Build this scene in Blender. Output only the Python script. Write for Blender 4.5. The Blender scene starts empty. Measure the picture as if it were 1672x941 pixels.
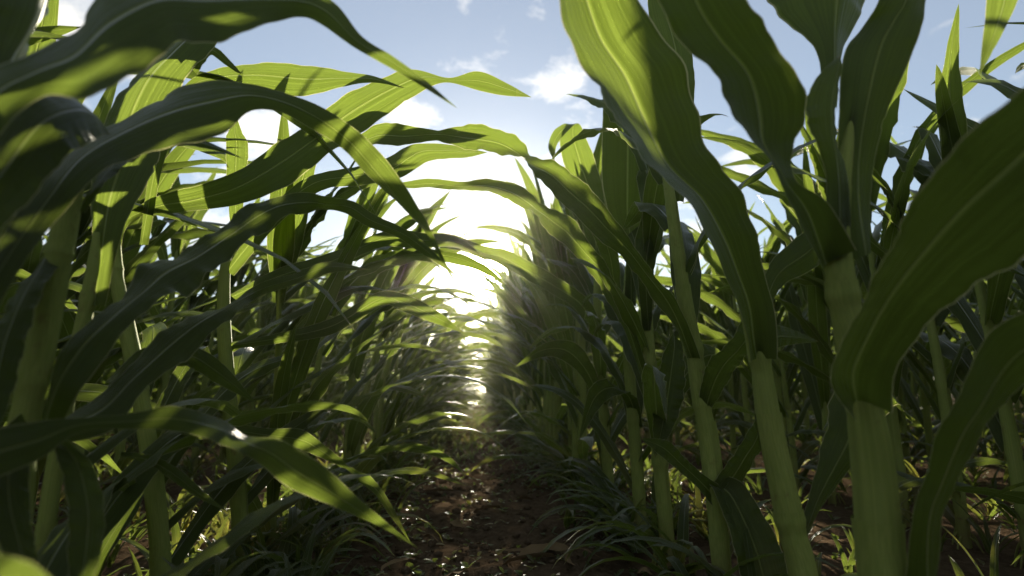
import bpy, math, random
import numpy as np
from mathutils import Matrix, Vector, noise

random.seed(7)
rng = np.random.default_rng(7)
PI = math.pi
scene = bpy.context.scene
col = scene.collection

# ------------------------------------------------------------------ camera
W, H, F = 1672.0, 941.0, 929.0
VPX, VPY = 782.0, 640.0
EYE = np.array([0.0, 0.0, 0.31])
PITCH = math.atan((VPY - H / 2) / F)
YAW = math.atan((W / 2 - VPX) / F * math.cos(PITCH))
FWD = np.array([math.sin(YAW) * math.cos(PITCH), math.cos(YAW) * math.cos(PITCH), math.sin(PITCH)])
RGT = np.array([math.cos(YAW), -math.sin(YAW), 0.0])
UP = np.cross(RGT, FWD)


def ray(x, y):
    return FWD + RGT * ((x - W / 2) / F) + UP * ((H / 2 - y) / F)


def at(x, y, Y):
    """the point seen at photograph position x, y that stands Y metres down the row"""
    r = ray(x, y)
    return EYE + r * (Y / r[1])


SUN = ray(793, 440)
SUN = SUN / np.linalg.norm(SUN)
SUN_EL = math.asin(SUN[2])
SUN_AZ = math.atan2(SUN[0], SUN[1])

cam = bpy.data.cameras.new('camera')
cam_o = bpy.data.objects.new('camera', cam)
col.objects.link(cam_o)
cam.sensor_width = 36.0
cam.lens = F * 36.0 / W
cam.clip_start = 0.02
cam.clip_end = 3000
m = Matrix(((RGT[0], UP[0], -FWD[0], EYE[0]), (RGT[1], UP[1], -FWD[1], EYE[1]),
            (RGT[2], UP[2], -FWD[2], EYE[2]), (0, 0, 0, 1)))
cam_o.matrix_world = m
cam.dof.use_dof = True
cam.dof.focus_distance = 0.95
cam.dof.aperture_fstop = 3.6
cam.dof.aperture_blades = 7
scene.camera = cam_o


# ------------------------------------------------------------------ materials
def new_mat(name):
    mt = bpy.data.materials.new(name)
    mt.use_nodes = True
    nt = mt.node_tree
    nt.nodes.clear()
    return mt, nt


class NT:
    def __init__(self, nt):
        self.nt = nt

    def n(self, t, **kw):
        nd = self.nt.nodes.new(t)
        ins = kw.pop('ins', {})
        for k, v in kw.items():
            setattr(nd, k, v)
        for k, v in ins.items():
            s = nd.inputs[k]
            if hasattr(v, 'is_output'):
                self.nt.links.new(v, s)
            else:
                s.default_value = v
        return nd

    def math(self, op, a, b=None, c=None, clamp=False):
        nd = self.nt.nodes.new('ShaderNodeMath')
        nd.operation = op
        nd.use_clamp = clamp
        for i, v in enumerate((a, b, c)):
            if v is None:
                continue
            if hasattr(v, 'is_output'):
                self.nt.links.new(v, nd.inputs[i])
            else:
                nd.inputs[i].default_value = v
        return nd.outputs[0]

    def mix(self, fac, a, b, blend='MIX'):
        nd = self.nt.nodes.new('ShaderNodeMix')
        nd.data_type = 'RGBA'
        nd.blend_type = blend
        for k, v in ((0, fac), (6, a), (7, b)):
            if hasattr(v, 'is_output'):
                self.nt.links.new(v, nd.inputs[k])
            else:
                nd.inputs[k].default_value = v
        return nd.outputs[2]

    def ramp(self, fac, stops):
        nd = self.nt.nodes.new('ShaderNodeValToRGB')
        el = nd.color_ramp.elements
        while len(el) < len(stops):
            el.new(0.5)
        for e, (p, c) in zip(el, stops):
            e.position = p
            e.color = c
        self.nt.links.new(fac, nd.inputs[0])
        return nd.outputs[0]

    def link(self, a, b):
        self.nt.links.new(a, b)


def leaf_material():
    mt, nt = new_mat('maize_leaf')
    g = NT(nt)
    uv = g.n('ShaderNodeUVMap', uv_map='UVMap').outputs[0]
    sp = g.n('ShaderNodeSeparateXYZ', ins={0: uv})
    u, v = sp.outputs[0], sp.outputs[1]
    off = g.math('ABSOLUTE', g.math('SUBTRACT', u, 0.5))
    geo = g.n('ShaderNodeNewGeometry')
    tc = g.n('ShaderNodeTexCoord')
    # broad colour drift between plants and along the blade
    big = g.n('ShaderNodeTexNoise', ins={'Vector': geo.outputs['Position'], 'Scale': 2.3, 'Detail': 2.0}).outputs[0]
    mid = g.n('ShaderNodeTexNoise', ins={'Vector': geo.outputs['Position'], 'Scale': 17.0, 'Detail': 3.0}).outputs[0]
    # parallel veins
    vv = g.n('ShaderNodeCombineXYZ', ins={0: g.math('MULTIPLY', u, 38.0), 1: g.math('MULTIPLY', v, 1.2), 2: big})
    vein = g.n('ShaderNodeTexNoise', ins={'Vector': vv.outputs[0], 'Scale': 1.0, 'Detail': 3.0, 'Roughness': 0.6}).outputs[0]
    veinc = g.ramp(vein, [(0.40, (0, 0, 0, 1)), (0.58, (1, 1, 1, 1))])
    rib = g.math('SUBTRACT', 1.0, g.math('SMOOTH_MIN', 1.0, g.math('DIVIDE', off, g.math('MULTIPLY_ADD', v, -0.022, 0.034)), 0.2), clamp=True)
    rib = g.math('POWER', rib, 0.6)
    edge = g.math('GREATER_THAN', off, 0.486)
    base = g.mix(big, (0.022, 0.039, 0.006, 1), (0.046, 0.068, 0.010, 1))
    base = g.mix(g.math('MULTIPLY', veinc, 0.8), base, (0.090, 0.118, 0.024, 1))
    # small pale flecks and dry spots
    spots = g.n('ShaderNodeTexVoronoi', ins={'Vector': g.n('ShaderNodeCombineXYZ', ins={0: g.math('MULTIPLY', u, 9.0), 1: g.math('MULTIPLY', v, 70.0), 2: 0.0}).outputs[0], 'Scale': 1.0}).outputs[0]
    sel = g.math('MULTIPLY', g.math('LESS_THAN', spots, 0.075), g.math('GREATER_THAN', mid, 0.56))
    base = g.mix(g.math('MULTIPLY', sel, 0.8), base, (0.34, 0.33, 0.16, 1))
    base = g.mix(g.math('MULTIPLY', rib, 0.9), base, (0.27, 0.30, 0.11, 1))
    base = g.mix(g.math('MULTIPLY', edge, 0.75), base, (0.42, 0.40, 0.22, 1))
    # older, yellowing blades low on the plants
    zz = g.n('ShaderNodeSeparateXYZ', ins={0: geo.outputs['Position']}).outputs[2]
    old = g.math('MULTIPLY', g.math('SUBTRACT', 1.0, g.math('DIVIDE', zz, 0.24), clamp=True), g.ramp(g.n('ShaderNodeTexNoise', ins={'Vector': geo.outputs['Position'], 'Scale': 5.5, 'Detail': 3.0}).outputs[0], [(0.50, (0, 0, 0, 1)), (0.66, (1, 1, 1, 1))]))
    base = g.mix(g.math('MULTIPLY', old, 0.85), base, (0.170, 0.140, 0.045, 1))
    # dry tip
    dry = g.math('MULTIPLY', g.math('GREATER_THAN', g.math('ADD', v, g.math('MULTIPLY', mid, 0.03)), 0.985), 0.8)
    base = g.mix(dry, base, (0.26, 0.19, 0.08, 1))
    tr = g.mix(big, (0.155, 0.225, 0.028, 1), (0.228, 0.295, 0.046, 1))
    tr = g.mix(g.math('MULTIPLY', veinc, 0.75), tr, (0.095, 0.135, 0.014, 1))
    tr = g.mix(g.math('MULTIPLY', rib, 0.75), tr, (0.34, 0.40, 0.10, 1))
    tr = g.mix(g.math('MULTIPLY', edge, 0.7), tr, (0.62, 0.58, 0.30, 1))
    tr = g.mix(g.math('MULTIPLY', old, 0.8), tr, (0.33, 0.26, 0.05, 1))
    bmp = g.n('ShaderNodeBump', ins={'Strength': 0.7, 'Distance': 0.0016, 'Height': g.math('SUBTRACT', vein, g.math('MULTIPLY', rib, 1.5))})
    dif = g.n('ShaderNodeBsdfDiffuse', ins={'Color': base, 'Roughness': 0.3, 'Normal': bmp.outputs[0]})
    trn = g.n('ShaderNodeBsdfTranslucent', ins={'Color': tr, 'Normal': bmp.outputs[0]})
    mx = g.n('ShaderNodeMixShader', ins={0: 0.52, 1: dif.outputs[0], 2: trn.outputs[0]})
    gl = g.n('ShaderNodeBsdfGlossy', ins={'Color': (1, 1, 1, 1), 'Roughness': 0.43, 'Normal': bmp.outputs[0]})
    cosi = g.math('ABSOLUTE', g.n('ShaderNodeVectorMath', operation='DOT_PRODUCT', ins={0: geo.outputs['Incoming'], 1: bmp.outputs[0]}).outputs['Value'])
    fr = g.math('MULTIPLY_ADD', g.math('POWER', g.math('SUBTRACT', 1.0, cosi, clamp=True), 5.0), 0.36, 0.013)
    mx2 = g.n('ShaderNodeMixShader', ins={0: fr, 1: mx.outputs[0], 2: gl.outputs[0]})
    out = g.n('ShaderNodeOutputMaterial', ins={'Surface': mx2.outputs[0]})
    return mt


def stalk_material():
    mt, nt = new_mat('maize_stalk')
    g = NT(nt)
    uv = g.n('ShaderNodeUVMap', uv_map='UVMap').outputs[0]
    sp = g.n('ShaderNodeSeparateXYZ', ins={0: uv})
    u, v = sp.outputs[0], sp.outputs[1]
    geo = g.n('ShaderNodeNewGeometry')
    big = g.n('ShaderNodeTexNoise', ins={'Vector': geo.outputs['Position'], 'Scale': 14.0, 'Detail': 3.0}).outputs[0]
    fib = g.n('ShaderNodeTexNoise', ins={'Vector': g.n('ShaderNodeCombineXYZ', ins={0: g.math('MULTIPLY', u, 60.0), 1: g.math('MULTIPLY', v, 5.0), 2: 0.0}).outputs[0], 'Scale': 1.0, 'Detail': 3.0}).outputs[0]
    c = g.mix(big, (0.200, 0.245, 0.055, 1), (0.320, 0.350, 0.105, 1))
    c = g.mix(g.math('MULTIPLY', g.ramp(fib, [(0.42, (0, 0, 0, 1)), (0.58, (1, 1, 1, 1))]), 0.35), c, (0.130, 0.180, 0.035, 1))
    st = g.n('ShaderNodeTexNoise', ins={'Vector': geo.outputs['Position'], 'Scale': 38.0, 'Detail': 4.0, 'Roughness': 0.7}).outputs[0]
    c = g.mix(g.math('MULTIPLY', g.ramp(st, [(0.60, (0, 0, 0, 1)), (0.72, (1, 1, 1, 1))]), 0.55), c, (0.15, 0.095, 0.040, 1))
    zz = g.n('ShaderNodeSeparateXYZ', ins={0: geo.outputs['Position']}).outputs[2]
    low = g.math('MULTIPLY', g.math('SUBTRACT', 1.0, g.math('DIVIDE', zz, 0.10), clamp=True), g.math('MULTIPLY_ADD', st, 1.6, -0.2, clamp=True))
    c = g.mix(g.math('MULTIPLY', low, 0.8), c, (0.17, 0.085, 0.06, 1))
    bmp = g.n('ShaderNodeBump', ins={'Strength': 0.6, 'Distance': 0.0012, 'Height': fib})
    bs = g.n('ShaderNodeBsdfPrincipled', ins={'Base Color': c, 'Roughness': 0.75, 'Specular IOR Level': 0.12, 'Normal': bmp.outputs[0],
                                            'Subsurface Weight': 0.25, 'Subsurface Scale': 0.008, 'Subsurface Radius': (0.6, 1.0, 0.2)})
    g.n('ShaderNodeOutputMaterial', ins={'Surface': bs.outputs[0]})
    return mt


def soil_material():
    mt, nt = new_mat('soil')
    g = NT(nt)
    geo = g.n('ShaderNodeNewGeometry')
    p = geo.outputs['Position']
    n1 = g.n('ShaderNodeTexNoise', ins={'Vector': p, 'Scale': 6.0, 'Detail': 6.0}).outputs[0]
    n2 = g.n('ShaderNodeTexNoise', ins={'Vector': p, 'Scale': 60.0, 'Detail': 6.0, 'Roughness': 0.7}).outputs[0]
    c = g.mix(n1, (0.032, 0.021, 0.012, 1), (0.105, 0.070, 0.042, 1))
    c = g.mix(g.ramp(n2, [(0.35, (0, 0, 0, 1)), (0.7, (1, 1, 1, 1))]), c, (0.135, 0.095, 0.060, 1))
    bmp = g.n('ShaderNodeBump', ins={'Strength': 0.9, 'Distance': 0.012, 'Height': n2})
    bs = g.n('ShaderNodeBsdfPrincipled', ins={'Base Color': c, 'Roughness': 0.95, 'Normal': bmp.outputs[0]})
    bs.inputs['Specular IOR Level'].default_value = 0.0
    g.n('ShaderNodeOutputMaterial', ins={'Surface': bs.outputs[0]})
    return mt


def dry_material():
    mt, nt = new_mat('dry_leaf')
    g = NT(nt)
    geo = g.n('ShaderNodeNewGeometry')
    n1 = g.n('ShaderNodeTexNoise', ins={'Vector': geo.outputs['Position'], 'Scale': 30.0, 'Detail': 3.0}).outputs[0]
    c = g.mix(n1, (0.11, 0.07, 0.035, 1), (0.25, 0.18, 0.10, 1))
    bs = g.n('ShaderNodeBsdfPrincipled', ins={'Base Color': c, 'Roughness': 1.0, 'Specular IOR Level': 0.03})
    g.n('ShaderNodeOutputMaterial', ins={'Surface': bs.outputs[0]})
    return mt


DRY = dry_material()
LEAF, STALK, SOIL = leaf_material(), stalk_material(), soil_material()


# ------------------------------------------------------------------ mesh helpers
class Geo:
    """verts, faces (quads as an int array) and uvs collected for one mesh"""

    def __init__(self):
        self.v, self.f, self.uv, self.m, self.n = [], [], [], [], 0

    def add(self, v, f, uv, mat=0):
        self.v.append(v)
        self.f.append(f + self.n)
        self.uv.append(uv[f.reshape(-1)])
        self.m.append(np.full(len(f), mat, np.int32))
        self.n += len(v)

    def arrays(self):
        return np.concatenate(self.v), np.concatenate(self.f), np.concatenate(self.uv), np.concatenate(self.m)

    def mesh(self, name, mats):
        return to_mesh(name, *self.arrays(), mats)


def to_mesh(name, v, f, uv, mi, mats):
    me = bpy.data.meshes.new(name)
    k = f.shape[1]
    me.vertices.add(len(v))
    me.vertices.foreach_set('co', np.ascontiguousarray(v, np.float32).ravel())
    me.loops.add(f.size)
    me.loops.foreach_set('vertex_index', np.ascontiguousarray(f, np.int32).ravel())
    me.polygons.add(len(f))
    me.polygons.foreach_set('loop_start', np.arange(0, f.size, k, dtype=np.int32))
    me.polygons.foreach_set('material_index', mi)
    me.polygons.foreach_set('use_smooth', np.ones(len(f), bool))
    l = me.uv_layers.new(name='UVMap')
    l.data.foreach_set('uv', np.ascontiguousarray(uv, np.float32).ravel())
    for mt in mats:
        me.materials.append(mt)
    me.update()
    me.validate()
    return me


def grid_faces(nr, nc, wrap=False):
    i, j = np.meshgrid(np.arange(nr - 1), np.arange(nc if wrap else nc - 1), indexing='ij')
    j2 = (j + 1) % nc
    a, b = i * nc + j, i * nc + j2
    return np.stack([a, b, b + nc, a + nc], -1).reshape(-1, 4)


def unit(a):
    return a / np.maximum(np.linalg.norm(a, axis=-1, keepdims=True), 1e-9)


def resample(p, n):
    """Catmull-Rom through rows of p, n samples spread evenly by chord length of the first three columns"""
    p = np.asarray(p, float)
    q = np.vstack([2 * p[0] - p[1], p, 2 * p[-1] - p[-2]])
    out = []
    for i in range(1, len(q) - 2):
        t = np.linspace(0, 1, 12, endpoint=False)[:, None]
        a, b, c, d = q[i - 1], q[i], q[i + 1], q[i + 2]
        out.append(0.5 * (2 * b + (c - a) * t + (2 * a - 5 * b + 4 * c - d) * t ** 2 + (3 * b - a - 3 * c + d) * t ** 3))
    out = np.vstack(out + [p[-1:]])
    s = np.concatenate([[0], np.cumsum(np.linalg.norm(np.diff(out[:, :3], axis=0), axis=1) + 1e-7)])
    x = np.linspace(0, s[-1], n)
    return np.stack([np.interp(x, s, out[:, k]) for k in range(out.shape[1])], 1), s[-1]


def blade(A, B, nc, fold, ruf, freq, ph, cup=None, flip=1.0):
    """a leaf blade between its two margins A and B (rows of points): a keel along the midrib, wavy margins"""
    n = len(A)
    M = (A + B) / 2
    S = (B - A) / 2
    hw = np.linalg.norm(S, axis=1, keepdims=True)
    T = unit(np.gradient(M, axis=0))
    N = unit(np.cross(T, unit(S))) * flip
    u = np.linspace(-1, 1, nc)
    t = np.linspace(0, 1, n)[:, None]
    au = np.abs(u)[None, :]
    lift = fold * (au ** 1.15 - 0.55) * hw
    if cup is not None:
        lift = lift + cup[:, None] * (au ** 2 - 0.4) * hw
    env = np.clip(np.sin(np.clip(t * 1.05, 0, 1) * PI), 0, 1) ** 0.6
    sgn = np.where(u < 0, 1.0, 1.7)[None, :]
    wav = ruf * env * au ** 2 * hw * (np.sin(freq * t * 2 * PI + ph * sgn + np.where(u < 0, 0, 1.9)[None, :])
                                      + .45 * np.sin(freq * 2.7 * t * 2 * PI + 5 * ph * sgn))
    if n > 60:      # nibbled and frayed margins on the blades near enough to show them
        q = np.random.default_rng(int(abs(M[0, 0] * 7919 + M[n // 2, 2] * 104729) * 100) % 99991)
        k = np.ones((n, 2)) - q.uniform(0, .010, (n, 2))
        for c in range(2):
            for _ in range(q.integers(0, 3)):
                a = q.integers(int(n * .25), n - 4)
                k[a, c] -= q.uniform(.03, .09)
        um = np.where(u[None, :] < 0, k[:, :1], k[:, 1:]) ** (au ** 3)
        S3 = S[:, None, :] * (u[None, :] * um)[:, :, None]
    else:
        S3 = S[:, None, :] * u[None, :, None]
    P = M[:, None, :] + S3 + N[:, None, :] * (lift + wav)[:, :, None]
    uv = np.stack([np.broadcast_to((u[None, :] + 1) / 2, (n, nc)), np.broadcast_to(t, (n, nc))], -1)
    return P.reshape(-1, 3), grid_faces(n, nc), uv.reshape(-1, 2)


def tube(C, R, ns):
    T = unit(np.gradient(C, axis=0))
    X = unit(np.cross(T, np.array([0.0, 1.0, 0.0])))
    Yv = np.cross(X, T)
    a = np.linspace(0, 2 * PI, ns, endpoint=False)
    P = C[:, None, :] + R[:, None, None] * (np.cos(a)[None, :, None] * X[:, None, :] + np.sin(a)[None, :, None] * Yv[:, None, :])
    n = len(C)
    uv = np.stack([np.broadcast_to(a[None, :] / (2 * PI), (n, ns)), np.broadcast_to(np.linspace(0, 1, n)[:, None], (n, ns))], -1)
    return P.reshape(-1, 3), grid_faces(n, ns, True), uv.reshape(-1, 2)


def node_radius(s, nodes, r):
    """stalk radius at arc lengths s: swollen nodes, sheaths a little thicker just above each"""
    k = np.ones_like(s)
    for h in nodes:
        d = s - h
        k += 0.08 * np.exp(-(d / 0.006) ** 2) - 0.05 * np.exp(-((d + 0.012) / 0.008) ** 2)
        k += np.where(d > 0, 0.06 * np.exp(-np.maximum(d, 0) / 0.08), 0)
    return r * k


def sheath(C, R, ang0, gap, flare):
    """an open leaf sheath wrapped round a stretch of stalk, its seam left open"""
    T = unit(np.gradient(C, axis=0))
    X = unit(np.cross(T, np.array([0.0, 1.0, 0.0])))
    Yv = np.cross(X, T)
    n, ns = len(C), 18
    t = np.linspace(0, 1, n)
    g_ = gap * (0.25 + 1.2 * t ** 2)
    w = np.linspace(0, 1, ns)
    a = ang0 + g_[:, None] / 2 + (2 * PI - g_[:, None]) * w[None, :]
    rr = R[:, None] * (1.015 + .045 * w[None, :] + flare * t[:, None] ** 5)
    P = C[:, None, :] + rr[:, :, None] * (np.cos(a)[:, :, None] * X[:, None, :] + np.sin(a)[:, :, None] * Yv[:, None, :])
    uv = np.stack([np.broadcast_to(w[None, :], (n, ns)), np.broadcast_to(t[:, None], (n, ns))], -1)
    return P.reshape(-1, 3), grid_faces(n, ns), uv.reshape(-1, 2)


def brace_roots(g, r, sr, n):
    for k in range(n):
        a = 2 * PI * k / n + r.uniform(-.3, .3)
        t = np.linspace(0, 1, 7)
        reach, z0 = sr + r.uniform(.014, .032), r.uniform(.022, .045)
        rad = sr * .8 + (reach - sr * .8) * t ** .7
        C = np.stack([np.cos(a) * rad, np.sin(a) * rad, z0 * (1 - t ** 1.6) - .012 * t], 1)
        g.add(*tube(C, .0028 * (1 - .35 * t), 6))


def link(name, me, parent=None, loc=(0, 0, 0)):
    o = bpy.data.objects.new(name, me)
    col.objects.link(o)
    o.parent = parent
    o.location = loc
    return o


def tag(o, label, cat, group=None):
    o['label'] = label
    o['category'] = cat
    if group:
        o['group'] = group
    return o


def grow_leaf(r, h, az, e0, e1, L, Wd, bend, tw, n, nc, stalk_r, detail):
    t = np.linspace(0, 1, n)
    el = e0 + (e1 - e0) * (t ** bend)
    a = az + r.uniform(-.35, .35) * t ** 1.3 + 0.12 * np.sin(t * r.uniform(4, 8) + r.uniform(0, 6)) * t
    el = el + 0.13 * np.sin(t * r.uniform(5, 11) + r.uniform(0, 6)) * t
    d = np.stack([np.cos(el) * np.cos(a), np.cos(el) * np.sin(a), np.sin(el)], 1)
    C = np.cumsum(d, 0) * L / n
    C = C - C[0] + np.array([math.cos(az) * stalk_r * .7, math.sin(az) * stalk_r * .7, h])
    side = unit(np.cross(d, np.array([0, 0, 1.0])) + 1e-4)
    nor = np.cross(side, d)
    ang = tw * t ** 1.4 + 0.35 * np.sin(t * r.uniform(3, 7) + r.uniform(0, 6)) * t
    side = side * np.cos(ang)[:, None] + nor * np.sin(ang)[:, None]
    w = Wd * 0.5 * np.clip(0.42 + 2.2 * t, 0, 1) * np.clip(1 - t ** 2.3, 0, 1) ** 0.8
    w = w * (1 + 0.06 * np.sin(t * 9 + r.uniform(0, 6)))
    cup = 0.8 * np.exp(-(t / 0.10) ** 2)
    return blade(C - side * w[:, None], C + side * w[:, None], nc, r.uniform(.15, .4), r.uniform(.10, .28), L * r.uniform(8, 13), r.uniform(0, 6), cup)


CAT = 'maize plant'
# ------------------------------------------------------------------ the plants close to the camera
# A leaf is written as stations from collar to tip: the photograph positions of its two margins and the
# distance down the row; every station becomes a pair of real points.


def hero_plant(label, stalk, leaves, nodes=(), extra=()):
    """stalk: (x, y, Y, width px) from low to high"""
    pts = [np.append(at(x, y, Y), 0.45 * w / F * Y) for x, y, Y, w in stalk]
    if pts[0][2] > 0.0:
        g = pts[0].copy()
        d = pts[1] - pts[0]
        g[:2] -= d[:2] / max(d[2], 0.02) * g[2] * 0.5
        g[2] = -0.02
        g[3] *= 1.06
        pts.insert(0, g)
    root = bpy.data.objects.new('maize_plant', None)
    col.objects.link(root)
    base = np.array([pts[0][0], pts[0][1], 0.0])
    root.location = base
    tag(root, label, CAT, 'maize plants beside the camera')
    c, L = resample(pts, 90)
    s = np.linspace(0, L, 90)
    nd = []
    for (ny, nY) in nodes:  # photograph heights of nodes
        zz = at(W / 2, ny, nY)[2]
        nd.append(float(np.interp(zz, c[:, 2], s)))
    g = Geo()
    g.add(*tube(c[:, :3] - base, node_radius(s, nd, c[:, 3]), 20))
    link('stalk', g.mesh('stalk', [STALK]), root)
    rr = np.random.default_rng(int(abs(base[1]) * 1000))
    hs = sorted(nd + [.045, .11])
    for q, h in enumerate(hs):
        top = min(h + rr.uniform(.09, .13), (hs[q + 1] + .015) if q + 1 < len(hs) else h + .12, L * .9)
        if top - h < .03:
            continue
        ss = np.linspace(h, top, 24)
        cs = np.stack([np.interp(ss, s, c[:, k]) for k in range(4)], 1)
        g = Geo()
        g.add(*sheath(cs[:, :3] - base, node_radius(ss, nd, cs[:, 3]), rr.uniform(0, 2 * PI), rr.uniform(.3, .7), .10))
        link('leaf_sheath', g.mesh('leaf_sheath', [STALK]), root)
    g = Geo()
    brace_roots(g, rr, pts[0][3], 9)
    link('brace_roots', g.mesh('brace_roots', [STALK]), root)
    for lf in leaves:
        st, opt = lf['st'], lf
        rows = []
        for q in st:
            if len(q) == 3:  # tip
                p = at(*q)
                rows.append(np.concatenate([p, p, p]))
            else:
                ax, ay, bx, by, Y = q[:5]
                dy = q[5] if len(q) > 5 else 0.0
                a, b = at(ax, ay, Y - dy / 2), at(bx, by, Y + dy / 2)
                rows.append(np.concatenate([(a + b) / 2, a, b]))
        r, L = resample(rows, opt.get('n', 84))
        A, B = r[:, 3:6], r[:, 6:9]
        t = np.linspace(0, 1, len(A))
        cup = opt.get('cup', 0.7) * np.exp(-(t / 0.09) ** 2)
        g = Geo()
        g.add(*blade(A - base, B - base, 13, opt.get('fold', 0.22), 1.15 * opt.get('ruf', 0.10), opt.get('freq', 7), opt.get('ph', 1.0), cup, opt.get('flip', 1.0)))
        link('leaf', g.mesh('leaf', [LEAF]), root)
    if extra:
        r = np.random.default_rng(extra[0])
        cc = c[:, :3] - base
        for h in np.linspace(extra[2], extra[3], extra[1]):
            if extra[4] == 'left':
                az, e0, e1 = r.uniform(.35, 2.0), r.uniform(.6, 1.1), r.uniform(-1.0, .2)
            else:
                az, e0, e1 = r.uniform(.4, 2.4) * (1 if r.uniform() < .7 else -1) , r.uniform(.9, 1.3), r.uniform(-.9, .6)
            v, fc, uv = grow_leaf(r, h, az, e0, e1, r.uniform(.28, .46), r.uniform(.026, .042) * (1 if extra[4] == 'left' else 1.4), r.uniform(1, 1.7), r.uniform(-1.3, 1.3), 36, 9, .012, 2)
            g = Geo()
            g.add(v + np.array([np.interp(h, c[:, 2], cc[:, 0]), np.interp(h, c[:, 2], cc[:, 1]), 0]), fc, uv)
            link('leaf', g.mesh('leaf', [LEAF]), root)
    return root


def L_(*st, **kw):
    return dict(st=st, **kw)



# --- right row
hero_plant('thick pale stalk at the right edge carrying the huge blurred dark leaf',
  [(1441, 941, .494, 74), (1425, 760, .494, 70), (1410, 655, .494, 62), (1393, 560, .494, 56), (1376, 480, .492, 50),
   (1368, 400, .49, 42), (1372, 330, .49, 34), (1385, 230, .49, 22), (1395, 160, .49, 10)],
  [L_((1335, 450, 1385, 410, .475), (1302, 365, 1345, 330, .465), (1277, 310, 1304, 300, .455), (1255, 262, 1287, 268, .45, .02),
      (1212, 225, 1292, 235, .445, .03), (1186, 190, 1311, 195, .44, .03), (1176, 148, 1303, 150, .435, .02), (1160, 120, 1285, 105, .43),
      (1112, 75, 1245, 45, .42), (1070, 5, 1215, 0, .41), (1045, -70, 1190, -80, .40), (1030, -160, 1140, -180, .40), (1050, -320, .40),
      fold=.25, ruf=.06, flip=-1),
   L_((1380, 430, 1432, 410, .49), (1372, 300, 1425, 310, .49), (1370, 215, 1445, 200, .485, -.01), (1378, 90, 1490, 90, .475, -.02),
      (1410, 40, 1507, 40, .47, -.02), (1437, 0, 1517, -5, .465), (1460, -80, 1525, -80, .46), (1500, -220, .45), fold=.3, ruf=.03),
   L_((1345, 430, 1395, 410, .482), (1350, 290, 1386, 290, .478), (1328, 205, 1372, 220, .474, .03), (1322, 165, 1376, 150, .472, .03),
      (1345, 118, 1380, 110, .474, .02), (1372, 90, .478), fold=.3, ruf=.03),
   L_((1345, 180, 1372, 180, .52), (1340, 90, 1378, 85, .53), (1310, 40, 1400, 40, .54), (1275, 0, 1425, -5, .545), (1255, -60, 1435, -60, .55),
      (1270, -160, 1400, -160, .55), (1330, -320, .55), fold=.7, ruf=.04),
   L_((1382, 672, 1440, 660, .475), (1349, 612, 1452, 615, .45), (1378, 535, 1480, 560, .425, .02), (1407, 470, 1530, 500, .40, .03), (1445, 390, 1590, 455, .37, .03),
      (1500, 290, 1665, 410, .34, .03), (1570, 215, 1740, 350, .32, .02), (1672, 130, 1830, 250, .30, .02), (1800, 50, 1900, 130, .28), (1950, 20, .27),
      fold=.3, ruf=.03, cup=1.0, flip=-1),
   L_((1482, 990, 1537, 990, .47), (1490, 850, 1540, 858, .45), (1512, 780, 1560, 800, .44), (1535, 700, 1602, 720, .42), (1565, 655, 1632, 672, .41),
      (1600, 570, 1672, 635, .40), (1640, 528, 1720, 600, .385), (1700, 520, 1790, 570, .37), (1850, 640, .36), fold=.25, ruf=.05)],
  nodes=((655, .494), (480, .49)))

hero_plant('green stalk with the widest upright leaf crossing the top of the sky',
  [(1312, 941, .665, 46), (1292, 860, .665, 44), (1258, 700, .665, 42), (1241, 590, .665, 36), (1222, 510, .665, 28), (1200, 440, .665, 22),
   (1170, 370, .66, 14), (1150, 330, .655, 8)],
  [L_((1220, 590, 1263, 585, .65), (1203, 510, 1257, 500, .635, .02), (1180, 450, 1239, 440, .62, .04), (1143, 385, 1232, 385, .60, .06), (1098, 312, 1205, 325, .58, .08),
      (1040, 262, 1152, 262, .555, .09), (985, 195, 1135, 190, .53, .10), (948, 115, 1102, 115, .505, .10), (910, 55, 1058, 50, .48, .09),
      (890, -30, 1022, -35, .45, .07), (880, -120, 985, -130, .43, .04), (900, -260, .41), fold=.22, ruf=.05, freq=4, flip=-1),
   L_((1243, 560, 1252, 565, .675), (1243, 490, 1262, 495, .69), (1255, 435, 1285, 462, .70), (1290, 398, 1320, 445, .71), (1330, 375, 1365, 415, .72), (1420, 390, .73), ruf=.08),
   L_((1244, 560, 1246, 590, .68), (1262, 532, 1268, 570, .70), (1300, 540, 1300, 562, .73), (1337, 558, .76), ruf=.1),
   L_((1305, 870, 1318, 880, .67), (1325, 800, 1352, 815, .69), (1350, 700, 1420, 730, .71), (1370, 620, 1440, 690, .74), (1400, 600, 1470, 660, .78), (1500, 700, .82), ruf=.1)],
  nodes=((590, .665), (860, .665)))

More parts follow.
